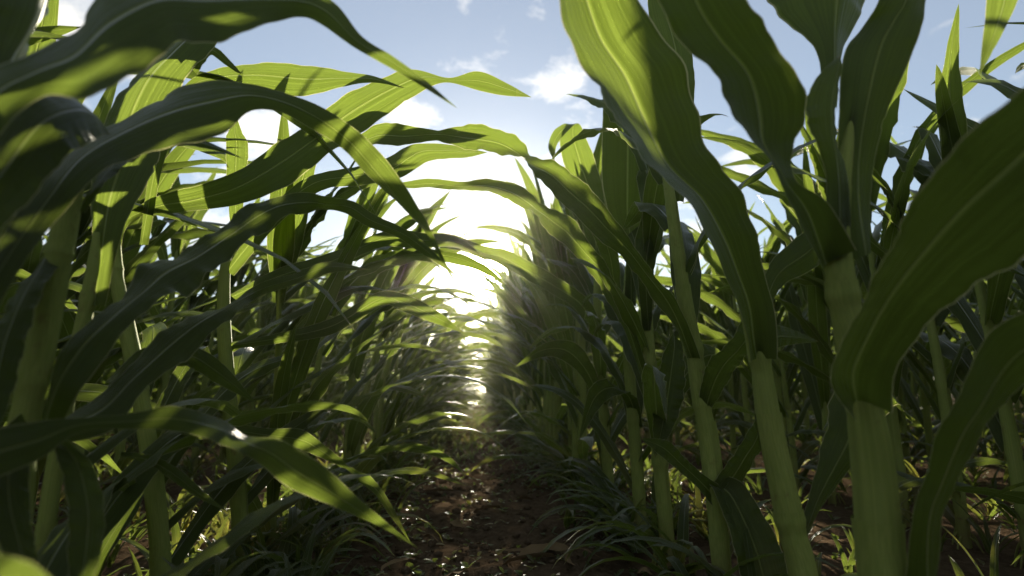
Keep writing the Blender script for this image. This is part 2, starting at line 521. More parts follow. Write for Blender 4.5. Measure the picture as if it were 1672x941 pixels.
hero_plant('stalk in the right row whose long wavy leaf arches far left above the sun',
  [(1178, 920, .866, 32), (1160, 740, .866, 33), (1146, 660, .866, 30), (1134, 580, .866, 29), (1120, 500, .866, 26), (1108, 420, .866, 23), (1094, 320, .866, 20),
   (1080, 230, .866, 14), (1070, 150, .866, 7)],
  [L_((1142, 585, 1120, 585, .85), (1122, 530, 1100, 533, .84), (1100, 482, 1070, 492, .835, .02), (1070, 450, 1040, 448, .83, .02), (1040, 405, 1014, 418, .83, .02),
      (1005, 358, 975, 388, .83, .02), (977, 322, 946, 360, .83, .01), (950, 298, 913, 328, .83), (920, 273, 885, 300, .83), (878, 260, 864, 274, .83, -.03),
      (852, 236, 833, 256, .83, -.02), (820, 213, 800, 250, .83), (765, 205, 755, 243, .84), (715, 211, 712, 230, .85, .02), (660, 205, 660, 238, .86), (622, 202, 615, 238, .87),
      (590, 220, 588, 242, .88), (545, 240, .89), n=150, ruf=.20, freq=12, fold=.3),
   L_((1138, 672, 1160, 675, .86), (1148, 615, 1183, 635, .84), (1160, 588, 1205, 600, .82), (1190, 560, 1225, 575, .80), (1208, 530, 1240, 550, .79), (1228, 480, .78), ruf=.12),
   L_((1160, 800, 1190, 808, .85), (1180, 768, 1215, 784, .84), (1202, 738, 1235, 747, .83), (1222, 705, 1250, 722, .82), (1262, 640, .81), ruf=.1),
   L_((1160, 795, 1180, 780, .85), (1168, 812, 1215, 795, .83), (1189, 864, 1242, 835, .81), (1202, 915, 1272, 890, .79), (1225, 990, 1290, 960, .77), (1290, 1080, .76), ruf=.06),
   L_((1170, 790, 1160, 825, .85), (1140, 768, 1138, 796, .85), (1116, 745, 1105, 767, .85), (1090, 720, 1075, 742, .85), (1045, 715, .86), ruf=.2),
   L_((1100, 330, 1118, 330, .87), (1092, 260, 1128, 258, .87), (1085, 170, 1135, 165, .86), (1075, 90, 1132, 90, .85), (1060, 20, 1110, 20, .84), (1050, -90, .83), ruf=.05)],
  nodes=((575, .866), (665, .866), (800, .866), (420, .866)), extra=(48, 5, .42, .72, 'right'))

hero_plant('slim stalk in the right row with the shorter wavy leaf arching left above the sun',
  [(1092, 922, 1.07, 26), (1078, 760, 1.07, 25), (1066, 640, 1.07, 24), (1058, 560, 1.07, 22), (1054, 480, 1.07, 20), (1056, 400, 1.07, 16), (1062, 320, 1.07, 9)],
  [L_((1062, 620, 1046, 620, 1.055), (1036, 540, 1021, 545, 1.05), (1014, 480, 992, 490, 1.05, .02), (990, 430, 969, 452, 1.05, .02), (966, 402, 943, 422, 1.05, .01),
      (942, 366, 913, 394, 1.05), (915, 346, 885, 371, 1.05), (884, 338, 872, 346, 1.05, -.02), (868, 316, 850, 340, 1.05), (840, 301, 825, 324, 1.05), (800, 293, 790, 313, 1.05),
      (750, 297, 745, 311, 1.06), (705, 292, 700, 307, 1.07), (670, 296, 668, 308, 1.08), (635, 302, 1.09), n=130, ruf=.20, freq=11, fold=.3),
   L_((1050, 540, 1066, 540, 1.06), (1040, 440, 1068, 445, 1.05), (1038, 390, 1082, 390, 1.05), (1053, 340, 1088, 330, 1.05), (1066, 300, 1087, 290, 1.06), (1075, 230, 1.07)),
   L_((1100, 535, 1110, 560, 1.05), (1080, 585, 1118, 600, 1.03), (1068, 640, 1115, 650, 1.02), (1065, 690, 1100, 697, 1.01), (1070, 748, 1.0), ruf=.15),
   L_((1072, 725, 1084, 730, 1.06), (1090, 640, 1110, 660, 1.09), (1110, 590, 1140, 620, 1.12), (1150, 560, 1170, 600, 1.15), (1215, 600, 1.2))],
  nodes=((615, 1.07), (760, 1.07), (480, 1.07)), extra=(47, 7, .2, .75, 'right'))

hero_plant('narrow stalk behind the arching leaves with one tall flat upright leaf',
  [(1048, 880, 1.26, 20), (1040, 760, 1.26, 21), (1030, 640, 1.26, 19), (1024, 540, 1.26, 18), (1026, 460, 1.26, 15), (1030, 390, 1.26, 8)],
  [L_((1020, 500, 1040, 500, 1.25), (1021, 400, 1038, 398, 1.24), (998, 358, 1050, 352, 1.23), (984, 300, 1063, 300, 1.21), (984, 200, 1065, 200, 1.18), (990, 110, 1055, 110, 1.16), (1010, 20, 1.14), ruf=.03, fold=.15),
   L_((1016, 545, 1030, 545, 1.25), (995, 470, 1015, 475, 1.22), (978, 410, 1010, 415, 1.20), (960, 370, 990, 370, 1.18), (930, 330, 1.16)),
   L_((1035, 690, 1050, 700, 1.26), (1010, 640, 1040, 650, 1.24), (985, 620, 1010, 645, 1.22), (960, 640, 980, 665, 1.20), (945, 720, 1.18), ruf=.15)],
  nodes=((545, 1.26), (690, 1.26), (460, 1.26)), extra=(46, 9, .1, .62, 'right'))

hero_plant('narrow stalk nearest the sun on its right with a leaf folded over at the tip',
  [(1003, 880, 1.54, 17), (990, 740, 1.54, 18), (983, 640, 1.54, 17), (976, 540, 1.54, 15), (975, 440, 1.54, 12), (976, 360, 1.54, 6)],
  [L_((966, 450, 986, 450, 1.53), (945, 340, 988, 330, 1.52), (920, 265, 973, 265, 1.50), (914, 225, 956, 222, 1.49), (925, 203, 945, 202, 1.48), (905, 213, 930, 212, 1.46), (895, 240, 910, 236, 1.45), (905, 264, 1.45), ruf=.05, fold=.15),
   L_((985, 560, 972, 562, 1.52), (965, 495, 940, 507, 1.50), (910, 453, 895, 477, 1.49), (866, 428, 850, 452, 1.48), (825, 408, 815, 432, 1.48), (790, 402, 785, 422, 1.48), (745, 385, 740, 407, 1.48),
      (700, 379, 695, 405, 1.49), (660, 388, 655, 403, 1.50), (600, 395, 1.52), n=110, ruf=.12, freq=9),
   L_((990, 660, 975, 660, 1.52), (970, 600, 945, 610, 1.50), (940, 560, 910, 585, 1.48), (890, 560, 880, 585, 1.47), (840, 600, 1.46), ruf=.12)],
  nodes=((555, 1.54), (660, 1.54)), extra=(45, 9, .1, .58, 'right'))

# a plant just outside the right edge of the picture, reaching into it
hero_plant('drooping leaf tip hanging into the top right corner from beyond the edge',
  [(1860, 941, .30, 90), (1840, 600, .30, 80), (1820, 200, .30, 60), (1800, -150, .33, 40), (1790, -350, .36, 20)],
  [L_((1795, -330, 1770, -330, .37), (1740, -420, 1720, -380, .42), (1680, -380, 1640, -320, .46), (1690, -200, 1620, -200, .48), (1680, -60, 1612, -60, .49), (1664, 0, 1613, 0, .49), (1638, 55, 1606, 60, .49), (1599, 124, .49), ruf=.05)])

# --- left row
hero_plant('dark near leaves sweeping in from the left edge and drooping across the sky',
  [(-250, 941, .33, 70), (-270, 600, .33, 66), (-230, 400, .33, 56), (-180, 260, .33, 40), (-120, 120, .34, 24), (-80, -50, .36, 12)],
  [L_((-170, 330, -130, 380, .33), (-40, 130, 0, 215, .335), (40, 90, 70, 155, .34), (110, 45, 150, 152, .35, -.02), (160, -20, 220, 112, .36, -.02), (240, -50, 285, 69, .38, -.02), (330, -45, 345, 63, .40, -.02),
      (430, -35, 430, 40, .42, -.01), (500, -20, 490, 27, .44), (548, 4, 525, 40, .455), (592, 60, 573, 74, .465), (641, 91, 630, 107, .47), (690, 127, 684, 138, .475), (748, 178, .48),
      n=120, ruf=.05, fold=.2),
   L_((-150, 620, -90, 660, .35), (0, 390, 30, 445, .40), (60, 300, 100, 350, .44), (115, 242, 165, 278, .47, -.02), (200, 190, 240, 242, .50, -.03), (270, 145, 310, 232, .52, -.03), (335, 130, 360, 214, .54, -.02),
      (400, 134, 410, 180, .55), (460, 149, 460, 184, .56), (528, 176, 505, 208, .57), (586, 218, 560, 245, .58, .02), (642, 278, 608, 298, .59, .03), (684, 346, 652, 338, .60, .03), (707, 385, 694, 380, .60, .01),
      (727, 427, 721, 427, .605), (753, 478, .61), n=130, ruf=.05, fold=.22),
   L_((-130, 280, -60, 240, .36), (-60, 180, 20, 150, .38, .03), (-50, 80, 62, 75, .40, .08), (-30, 0, 100, 0, .41, .10), (0, -90, 110, -90, .42, .08), (60, -250, .43), fold=.3, ruf=.04),
   L_((-200, 860, -160, 900, .34), (-60, 720, -40, 800, .38), (60, 688, 70, 748, .42), (130, 682, 130, 706, .44), (210, 676, 215, 701, .46), (285, 663, 285, 705, .48), (360, 684, 352, 719, .49, -.02),
      (405, 710, 390, 736, .50, -.02), (457, 718, 426, 760, .51), (507, 747, 462, 792, .52), (546, 777, 508, 813, .53), (593, 821, 568, 838, .54), (636, 857, 621, 861, .55), (683, 896, .56), n=120, ruf=.06, fold=.18),
   L_((-220, 900, -190, 960, .32), (-120, 890, -110, 960, .27), (-50, 898, -60, 975, .25), (20, 910, 10, 985, .24), (70, 935, 60, 985, .235), (120, 985, .23)),
   L_((-180, 480, -140, 520, .34), (-40, 260, 40, 330, .36), (20, 170, 110, 250, .38), (80, 140, 150, 230, .41), (130, 160, 170, 220, .44), (180, 220, .47), fold=.25, ruf=.05)])

hero_plant('leaning pale stalk at the left edge between crowded dark leaves',
  [(20, 900, .477, 44), (35, 720, .477, 44), (52, 630, .477, 42), (75, 530, .477, 40), (100, 400, .48, 38), (118, 320, .485, 30), (140, 230, .49, 18)],
  [L_((60, 690, 95, 695, .47), (80, 610, 125, 637, .47), (110, 550, 175, 577, .49), (160, 513, 217, 522, .51), (200, 478, 267, 484, .54), (234, 430, 312, 470, .57, -.02), (300, 405, 349, 440, .60, -.02), (366, 366, 402, 394, .63),
      (400, 336, 440, 374, .66), (450, 321, 468, 352, .68), (503, 314, 503, 348, .70), (535, 324, 530, 342, .71, .02), (575, 328, 568, 350, .72), (613, 351, 600, 370, .73), (656, 371, 648, 387, .74), (691, 394, 682, 410, .75), (747, 452, .76),
      n=140, ruf=.14, freq=9, fold=.22),
   L_((50, 700, 90, 720, .48), (130, 663, 190, 692, .52), (195, 613, 242, 627, .56), (254, 548, 302, 587, .60, -.01), (300, 519, 347, 542, .63), (355, 503, 387, 507, .66, -.02), (426, 462, 428, 483, .69), (480, 447, 485, 464, .71), (535, 427, 540, 446, .73), (603, 440, .75),
      n=110, ruf=.10, fold=.25),
   L_((100, 420, 60, 430, .475), (70, 470, 20, 480, .45), (40, 560, -20, 560, .43), (20, 640, -30, 640, .42), (-10, 720, .41), ruf=.1),
   L_((34, 680, 62, 700, .46), (-10, 720, 48, 765, .44), (-20, 800, 52, 850, .42), (5, 900, 64, 925, .41), (40, 1000, .40), ruf=.1),
   L_((58, 700, 90, 712, .47), (92, 742, 150, 756, .46), (112, 830, 172, 836, .45), (112, 920, 160, 926, .44), (120, 1010, .43), ruf=.1),
   L_((118, 350, 136, 345, .485), (150, 300, 170, 300, .50), (180, 260, 215, 262, .53), (240, 230, 262, 240, .56), (320, 225, 325, 240, .60), (400, 260, .63), ruf=.12)],
  nodes=((630, .477), (430, .48)), extra=(41, 3, .03, .12, 'left'))

hero_plant('tall bright blade leaning right behind the dark near leaves on the left',
  [(66, 930, .62, 26), (84, 800, .62, 26), (112, 640, .62, 25), (138, 520, .62, 23), (152, 440, .62, 20), (158, 380, .62, 10)],
  [L_((146, 500, 168, 500, .62), (148, 410, 188, 412, .625), (146, 330, 217, 332, .63), (148, 250, 258, 262, .64, .02), (158, 213, 262, 200, .65, .02), (195, 145, 295, 130, .66), (238, 95, 333, 89, .67), (290, 52, 362, 50, .68), (335, 5, 390, 12, .69), (430, -70, .70), ruf=.05, fold=.3),
   L_((310, 110, 320, 120, .70), (330, 78, 338, 96, .70), (352, 77, 346, 90, .70), (376, 99, 368, 106, .70), (402, 129, .71), ruf=.08),
   L_((175, 620, 192, 640, .62), (230, 570, 250, 600, .65), (300, 560, 310, 600, .68), (360, 590, 350, 625, .70), (420, 660, .72), ruf=.14)],
  nodes=((500, .62), (640, .62)), extra=(42, 4, .03, .22, 'left'))

hero_plant('stalk hidden at the left whose silvery leaf twists out to a point beside the sky',
  [(262, 920, .80, 29), (250, 780, .80, 29), (228, 640, .80, 27), (208, 540, .80, 25), (190, 450, .80, 22), (188, 380, .80, 16), (196, 320, .80, 8)],
  [L_((170, 440, 190, 455, .80), (190, 366, 202, 378, .80), (250, 326, 240, 352, .80, .02), (320, 304, 310, 347, .80, .03), (385, 280, 378, 337, .80, .02), (430, 248, 450, 312, .80), (490, 209, 520, 263, .80), (560, 157, 590, 213, .80), (622, 125, 652, 173, .80), (675, 113, 700, 142, .80),
      (732, 127, 733, 135, .80), (780, 116, 785, 149, .80, .01), (825, 134, 825, 156, .80), (868, 159, .80), n=130, ruf=.10, freq=6, fold=.22),
   L_((225, 400, 240, 400, .80), (250, 250, 270, 255, .78), (300, 140, 315, 160, .77), (345, 115, 360, 142, .77), (414, 102, 430, 147, .77), (503, 105, 492, 157, .77), (560, 116, 555, 142, .77), (610, 124, 610, 135, .77), (664, 145, .77), ruf=.08),
   L_((290, 700, 310, 720, .80), (360, 690, 370, 715, .80), (440, 700, 440, 722, .80), (490, 701, 495, 736, .80), (530, 727, 525, 749, .80), (563, 757, 561, 765, .80, .02), (597, 776, 583, 786, .80, .02), (621, 796, 610, 805, .80), (643, 832, 634, 839, .80), (671, 887, .80), ruf=.12),
   L_((195, 740, 205, 748, .70), (240, 742, 245, 760, .68), (290, 765, 280, 785, .66), (330, 800, 320, 812, .66), (370, 835, .66), ruf=.08)],
  nodes=((450, .80), (640, .80)), extra=(43, 6, .03, .30, 'left'))

hero_plant('stalk deeper in the left row with a plain leaf arching level below the clouds',
  [(395, 900, 1.0, 26), (385, 760, 1.0, 26), (370, 600, 1.0, 24), (365, 500, 1.0, 22), (370, 420, 1.0, 16), (385, 350, 1.0, 8)],
  [L_((365, 440, 380, 450, 1.0), (430, 350, 455, 365, .99), (500, 290, 522, 312, .98), (570, 274, 592, 302, .97), (625, 261, 652, 291, .96, .01), (668, 237, 700, 263, .96), (720, 234, 730, 259, .96), (760, 241, 765, 257, .96), (796, 249, .96), n=110, ruf=.08),
   L_((375, 480, 385, 490, 1.0), (450, 440, 470, 460, 1.0), (535, 414, 545, 441, 1.0), (592, 391, 590, 416, 1.0), (640, 374, 630, 403, 1.0), (690, 380, 680, 405, 1.0), (750, 388, 745, 404, 1.0), (800, 430, 1.0), ruf=.08),
   L_((368, 560, 378, 570, 1.0), (450, 545, 460, 560, 1.0), (540, 520, 545, 545, 1.0), (615, 478, 625, 500, 1.0), (660, 480, 655, 508, 1.0), (710, 505, 700, 525, 1.0), (760, 545, 1.0), ruf=.1),
   L_((378, 400, 392, 400, 1.0), (370, 300, 400, 300, 1.0), (368, 230, 405, 240, 1.0), (372, 215, 395, 215, 1.0), (384, 185, 1.0), ruf=.05)], extra=(44, 8, .03, .38, 'left'))


# ------------------------------------------------------------------ grown plants
def grow_plant(kind, seed, detail):
    """returns (stalk geo, [leaf geos]) for a plant about a metre tall"""
    r = np.random.default_rng(seed)
    hi = detail == 2
    n, nc = ((30, 7), (13, 3))[0 if hi else 1]
    Ht = r.uniform(.50, .62) if kind == 'left' else r.uniform(.78, .98)
    sr = r.uniform(.0085, .011) if kind == 'left' else r.uniform(.0115, .0155)
    lean = r.uniform(-.06, .06, 2) + (np.array([.05, 0]) if kind == 'left' else 0)
    zs = np.linspace(-.02, Ht, 60 if hi else 8)
    k = np.clip(zs / Ht, 0, 1)
    C = np.stack([lean[0] * k ** 2, lean[1] * k ** 2, zs], 1)
    nodes = np.cumsum(np.r_[.035, r.uniform(.04, .06, 2), r.uniform(.075, .105, 12)] if kind != 'right' else np.r_[.03, r.uniform(.03, .05, 3), r.uniform(.075, .105, 9)])
    nodes = nodes[nodes < Ht * .93]
    R = sr * (1 - .75 * k ** 2.2)
    sg = Geo()
    if hi:
        R = R * node_radius(zs, nodes, 1.0)
    sg.add(*tube(C, R, 12 if hi else 5), mat=1 if not hi else 0)
    if hi:
        brace_roots(sg, r, sr, 7)
    leaves = []
    plane = r.uniform(-.5, .5) + (0 if kind != 'any' else r.uniform(0, PI))
    if kind == 'right':
        plane = r.uniform(.95, 2.2)
    for i, h in enumerate(nodes):
        f = i / max(len(nodes) - 1, 1)
        az = plane + PI * (i % 2) + r.uniform(-.4, .4)
        L = r.uniform(.50, .68) * (0.62 + .75 * math.sin(min(f * 1.15, 1) * PI * .62 + .25))
        Wd = r.uniform(.056, .080) * (0.7 + .35 * f)
        if kind == 'left':
            L, Wd = L * .82, Wd * .74
        e0 = r.uniform(.95, 1.25)
        e1 = r.uniform(-.9, -.1) + .7 * f
        bend = r.uniform(1.0, 1.7)
        if kind == 'left':
            if i % 2:      # blown over towards the path
                az = r.uniform(-.85, .85)
                e0, e1 = r.uniform(.65, 1.05), r.uniform(-1.0, -.15)
            else:
                az = r.uniform(-1.5, 1.5)
                e0, e1 = r.uniform(.75, 1.15), r.uniform(-.9, .3)
                L *= .85
            reach = r.uniform()
            if reach < .12 and h > .2:
                L *= 1.2
            if r.uniform() < .38 and reach > .22:     # still upright, only leaning
                e0, e1 = r.uniform(1.0, 1.3), r.uniform(.1, .95)
                az = r.uniform(-1.3, 1.3)
            L *= .95
        if kind != 'left' and h < .2:
            e0, e1, L, Wd, az = r.uniform(.6, 1.2), r.uniform(-1.2, -.2), r.uniform(.26, .48), r.uniform(.030, .050), r.uniform(0, 2 * PI)
        elif kind == 'right':
            e0, e1, bend = r.uniform(1.1, 1.38), r.uniform(-.6, .7) + .4 * f, r.uniform(1.2, 2.4)
            if r.uniform() < .09:
                az, e0, e1, bend = PI + r.uniform(-.5, .5), r.uniform(.9, 1.2), r.uniform(-.9, -.3), 1.2
        base = np.array([np.interp(h, zs, C[:, 0]), np.interp(h, zs, C[:, 1]), 0])
        g = Geo()
        v, fc, uv = grow_leaf(r, h, az, e0, e1, L, Wd, bend, r.uniform(-1.3, 1.3), n, nc, sr, detail)
        g.add(v + base, fc, uv)
        leaves.append(g)
    for j in range(4):     # the whorl
        az = plane + PI * j + r.uniform(-.6, .6)
        if kind == 'left':
            az = r.uniform(-1.0, 1.0)
        h = Ht * (.86 + .035 * j)
        base = np.array([np.interp(h, zs, C[:, 0]), np.interp(h, zs, C[:, 1]), 0])
        g = Geo()
        v, fc, uv = grow_leaf(r, h, az, r.uniform(1.2, 1.45), r.uniform(.1, 1.1), r.uniform(.26, .46), r.uniform(.045, .062), 1.6, r.uniform(-1, 1), n, nc, .006, detail)
        g.add(v + base, fc, uv)
        leaves.append(g)
    return sg, leaves


NP = 9
protos, merged = {}, {}
for kind in ('left', 'right', 'any'):
    protos[kind], merged[kind] = [], []
    for k in range(NP):
        seed = {'left': 100, 'right': 200, 'any': 300}[kind] + k
        sg, lv = grow_plant(kind, seed, 2)
        protos[kind].append((sg.mesh('stalk', [STALK]), [g.mesh('leaf', [LEAF]) for g in lv]))
        sg, lv = grow_plant(kind, seed, 1)
        mg = Geo()
        for g in [sg] + lv:
            v, f, uv, mi = g.arrays()
            mg.v.append(v); mg.f.append(f + mg.n); mg.uv.append(uv); mg.m.append(mi); mg.n += len(v)
        arr = mg.arrays()
        merged[kind].append((arr, to_mesh('maize_plant', *arr, [LEAF, STALK])))

ROWS_R = [.34] + [1.00 + .64 * i for i in range(10)]
ROWS_L = [-.38] + [-1.04 - .66 * i for i in range(10)]
spots = []
for side, rows in (('right', ROWS_R), ('left', ROWS_L)):
    for ri, X in enumerate(rows):
        Y = -1.2 + random.uniform(0, .2)
        while Y < 26:
            Y += random.uniform(.17, .27) if ri == 0 and side == 'left' else random.uniform(.15, .22) if ri == 0 else random.uniform(.12, .19)
            x = X + random.gauss(0, .018)
            if ri == 0 and Y < (1.70 if side == 'right' else 1.12):
                if Y > -.25:
                    continue        # the modelled plants stand here
            if ri > 0 and -.1 < Y < .15:
                pass
            kind = side if (ri == 0 or (side == 'left' and random.random() < .6) or (side == 'right' and random.random() < .35)) else 'any'
            spots.append(dict(x=x, y=Y, ri=ri, side=side, kind=kind, p=random.randrange(NP),
                              rz=random.gauss(0, .22) if kind != 'any' else random.uniform(0, 2 * PI), s=random.uniform(.88, 1.12) * (1.25 if kind == 'left' and ri > 0 else .9 if side == 'left' and ri else .82 if ri else .95 if side == 'right' and Y < 4 else 1.0)))


def in_view(s):
    if s['y'] < .35:
        return False
    px = W / 2 + F * ((s['x'] - EYE[0]) * RGT[0] + s['y'] * RGT[1]) / (s['x'] * FWD[0] + s['y'] * FWD[1])
    return -60 < px < W + 60


cand = [s for s in spots if in_view(s)]
cand.sort(key=lambda s: s['y'] * (1 + .55 * s['ri']) + .3 * s['ri'])
single, detailed = cand[:287], cand[:110]
ids = {id(s) for s in single}
rest = [s for s in spots if id(s) not in ids]
det = {id(s) for s in detailed}

ORD = ['first', 'second', 'third', 'fourth', 'fifth', 'sixth', 'seventh', 'eighth', 'ninth', 'tenth']
count = {}
for s in single:
    lab = {('left', 0): 'maize plant farther down the left row, its blades bent over the path',
           ('right', 0): 'maize plant farther down the right row, an upright slim stalk in the green wall',
           ('left', 1): 'maize plant in the crowded second row behind the left edge of the path',
           ('right', 1): 'maize plant in the second row seen between the near stalks on the right',
           }.get((s['side'], s['ri']), 'maize plant deep in the field to the %s, seen through nearer rows' % s['side'])
    grp = lab.split(',')[0].replace('maize plant', 'maize plants')
    k = (s['side'], s['ri'])
    c = count[k] = count.get(k, -1) + 1
    if s['ri'] == 0 and c < 8:
        lab = ('right-row maize plant, %s beyond the stalk whose leaf folds over at its tip' if s['side'] == 'right' else
               'left-row maize plant, %s beyond the one whose leaf arches level below the clouds') % ORD[c]
    elif s['ri'] == 1 and c < 6:
        lab = 'maize plant in the second row %s of the path, %s from its near end' % (s['side'], ORD[c])
    kmesh = protos[s['kind']][s['p']]
    if id(s) in det:
        o = bpy.data.objects.new('maize_plant', None)
        col.objects.link(o)
        link('stalk', kmesh[0], o)
        for lm in kmesh[1]:
            link('leaf', lm, o)
    else:
        o = link('maize_plant', merged[s['kind']][s['p']][1])
    o.location = (s['x'], s['y'], 0)
    o.rotation_euler = (0, 0, s['rz'])
    o.scale = (s['s'],) * 3
    tag(o, lab, CAT, grp)

# the rest of the field, beyond counting
mg = Geo()
for s in rest:
    (v, f, uv, mi), _ = merged[s['kind']][s['p']]
    c, sn = math.cos(s['rz']), math.sin(s['rz'])
    v2 = np.stack([v[:, 0] * c - v[:, 1] * sn, v[:, 0] * sn + v[:, 1] * c, v[:, 2]], 1) * s['s'] + np.array([s['x'], s['y'], 0])
    mg.v.append(v2); mg.f.append(f + mg.n); mg.uv.append(uv); mg.m.append(mi); mg.n += len(v)
o = link('maize_field', mg.mesh('maize_field', [LEAF, STALK]))
o['kind'] = 'stuff'
tag(o, 'mass of distant maize plants filling the field on both sides', 'maize field')

# ------------------------------------------------------------------ ground
def gz(x, y):
    z = 0.018 * noise.noise(Vector((x * 5, y * 5, 0))) + 0.010 * noise.noise(Vector((x * 17, y * 17, 3))) + .006 * noise.noise(Vector((x * 41, y * 41, 9)))
    return z


xs = np.unique(np.concatenate([np.linspace(-400, -12, 12), np.linspace(-12, -.8, 30), np.linspace(-.8, .8, 90), np.linspace(.8, 12, 30), np.linspace(12, 400, 12)]))
ys = np.unique(np.concatenate([np.linspace(-40, .2, 20), np.linspace(.2, 4, 210), np.linspace(4, 12, 120), np.linspace(12, 40, 40), np.linspace(40, 900, 12)]))
XX, YY = np.meshgrid(xs, ys, indexing='xy')
ZZ = np.array([[gz(x, y) if (abs(x) < 6 and y < 30) else 0 for x in xs] for y in ys])
v = np.stack([XX, YY, ZZ], -1).reshape(-1, 3)
f = grid_faces(len(ys), len(xs))
g = Geo()
g.add(v, f, v[:, :2] * .1)
o = link('ground', g.mesh('ground', [SOIL]))
o['kind'] = 'structure'
tag(o, 'bare brown crumbly soil of the path and field', 'ground')

# clods of earth
ico_v, ico_f = [], []
import bmesh
bm = bmesh.new()
bmesh.ops.create_icosphere(bm, subdivisions=1, radius=1)
ICV = np.array([q.co[:] for q in bm.verts])
ICF = np.array([[q.index for q in fc.verts] for fc in bm.faces])
bm.free()
g = Geo()
for k in range(3800):
    y = .55 + 9 * random.random() ** 1.8
    x = random.gauss(-.03, .22)
    r_ = .002 + .010 * random.random() ** 3
    vv = ICV * (1 + rng.uniform(-.3, .3, (len(ICV), 1))) * r_ * np.array([1, 1, .7]) + np.array([x, y, gz(x, y) + r_ * .2])
    g.add(vv, ICF, vv[:, :2])
o = link('soil_clods', g.mesh('soil_clods', [SOIL]))
o['kind'] = 'stuff'
tag(o, 'crumbs and clods of dry earth scattered on the path', 'soil')

# grassy low growth under the rows
g = Geo()
for k in range(4000):
    y = .62 + 8.5 * random.random() ** 1.5
    if k % 3 == 0:
        x = random.choice((-1, 1)) * abs(random.gauss(.36, .09))
        if x > 0 and y < 1.2:
            continue
    else:
        x = random.uniform(.45, 3.2) * random.choice((-1, -1, 1))
    lim = 1.0
    if k % 9 == 1:      # the path itself closes over farther down
        x, y, lim = random.gauss(0, .16), 2.6 + 7 * random.random(), .6
    elif k % 22 == 2:      # right-hand edge of the path
        x, y, lim = random.gauss(.34, .03) * random.choice((1, 1, -1)), .7 + 5 * random.random() ** 1.4, .62
    elif abs(x) < .2:
        continue
    z = gz(x, y) - .004
    for j in range(random.randint(3, 6) if lim != .62 else 2):
        a = random.uniform(0, 2 * PI)
        L = random.uniform(.05, .16) * lim
        w = L * random.uniform(.06, .11)
        if lim == .62:
            L = random.uniform(.14, .30)
            w = random.uniform(.010, .024)
            a = (PI if x > 0 else 0) + random.gauss(0, 1.1)
        t = np.linspace(0, 1, 8)
        e0, e1 = random.uniform(.8, 1.5), random.uniform(-.8, .7)
        el = e0 + (e1 - e0) * t ** 1.3
        if lim == .62:
            el = random.uniform(.6, 1.25) + random.uniform(-2.0, -.9) * t ** 1.3
        rr_ = np.cumsum(np.cos(el)) * L / 8
        C = np.stack([x + np.cos(a) * rr_, y + np.sin(a) * rr_, z + np.cumsum(np.sin(el)) * L / 8], 1)
        sd = np.array([-math.sin(a), math.cos(a), random.uniform(-.4, .4)]) * (w * .5 * np.clip(1 - t ** 2, 0, 1) ** .7)[:, None]
        g.add(*blade(C - sd, C + sd, 3, .4, 0, 1, 0))
o = link('undergrowth', g.mesh('undergrowth', [LEAF]))
o['kind'] = 'stuff'
tag(o, 'low grassy tufts growing between and under the maize rows', 'undergrowth')

# dry leaf scraps and straw
g = Geo()
for k in range(500):
    y = .6 + 8 * random.random() ** 1.5
    x = random.gauss(0, .35) if k % 2 else random.uniform(-2.5, 2.5)
    L, w, a = random.uniform(.02, .11), random.uniform(.002, .010), random.uniform(0, PI)
    t = np.linspace(-.5, .5, 7)
    C = np.stack([x + math.cos(a) * L * t + .1 * L * np.sin(t * 5), y + math.sin(a) * L * t, gz(x, y) + .006 + .012 * random.random() * (1 - 4 * t ** 2)], 1)
    sd = np.array([-math.sin(a), math.cos(a), random.uniform(-.6, .6)]) * (w * np.sqrt(np.clip(1.02 - (2 * t) ** 2, 0, 1)))[:, None]
    g.add(*blade(C - sd, C + sd, 3, .5, .3, 3, random.uniform(0, 6)))
o = link('dry_litter', g.mesh('dry_litter', [DRY]))
o['kind'] = 'stuff'
tag(o, 'straw coloured dry leaf scraps lying on the soil', 'leaf litter')

# small weeds on the path
g = Geo()
for k in range(5600):
    y = .8 + 13 * random.random() ** 1.5
    side = random.choice((-1, -1, 1))
    x = side * abs(random.gauss(.17, .10))
    if k % 5 > 1:
        x = random.uniform(-3, 3)
        y = .6 + 6 * random.random()
    z = gz(x, y)
    for j in range(random.randint(2, 4)):
        a = random.uniform(0, 2 * PI)
        L = random.uniform(.007, .026)
        w = L * random.uniform(.18, .35)
        t = np.linspace(0, 1, 5)
        el = random.uniform(.2, 1.0)
        C = np.stack([x + np.cos(a) * L * t * math.cos(el), y + np.sin(a) * L * t * math.cos(el), z + L * (t * math.sin(el) - .3 * t ** 2)], 1)
        sd = np.array([-math.sin(a), math.cos(a), 0]) * (w * np.sin(np.clip(t, .02, .98) * PI))[:, None]
        g.add(*blade(C - sd, C + sd, 3, .3, 0, 1, 0))
o = link('path_weeds', g.mesh('path_weeds', [LEAF]))
o['kind'] = 'stuff'
tag(o, 'tiny green weeds sprouting along the edges of the path', 'weeds')

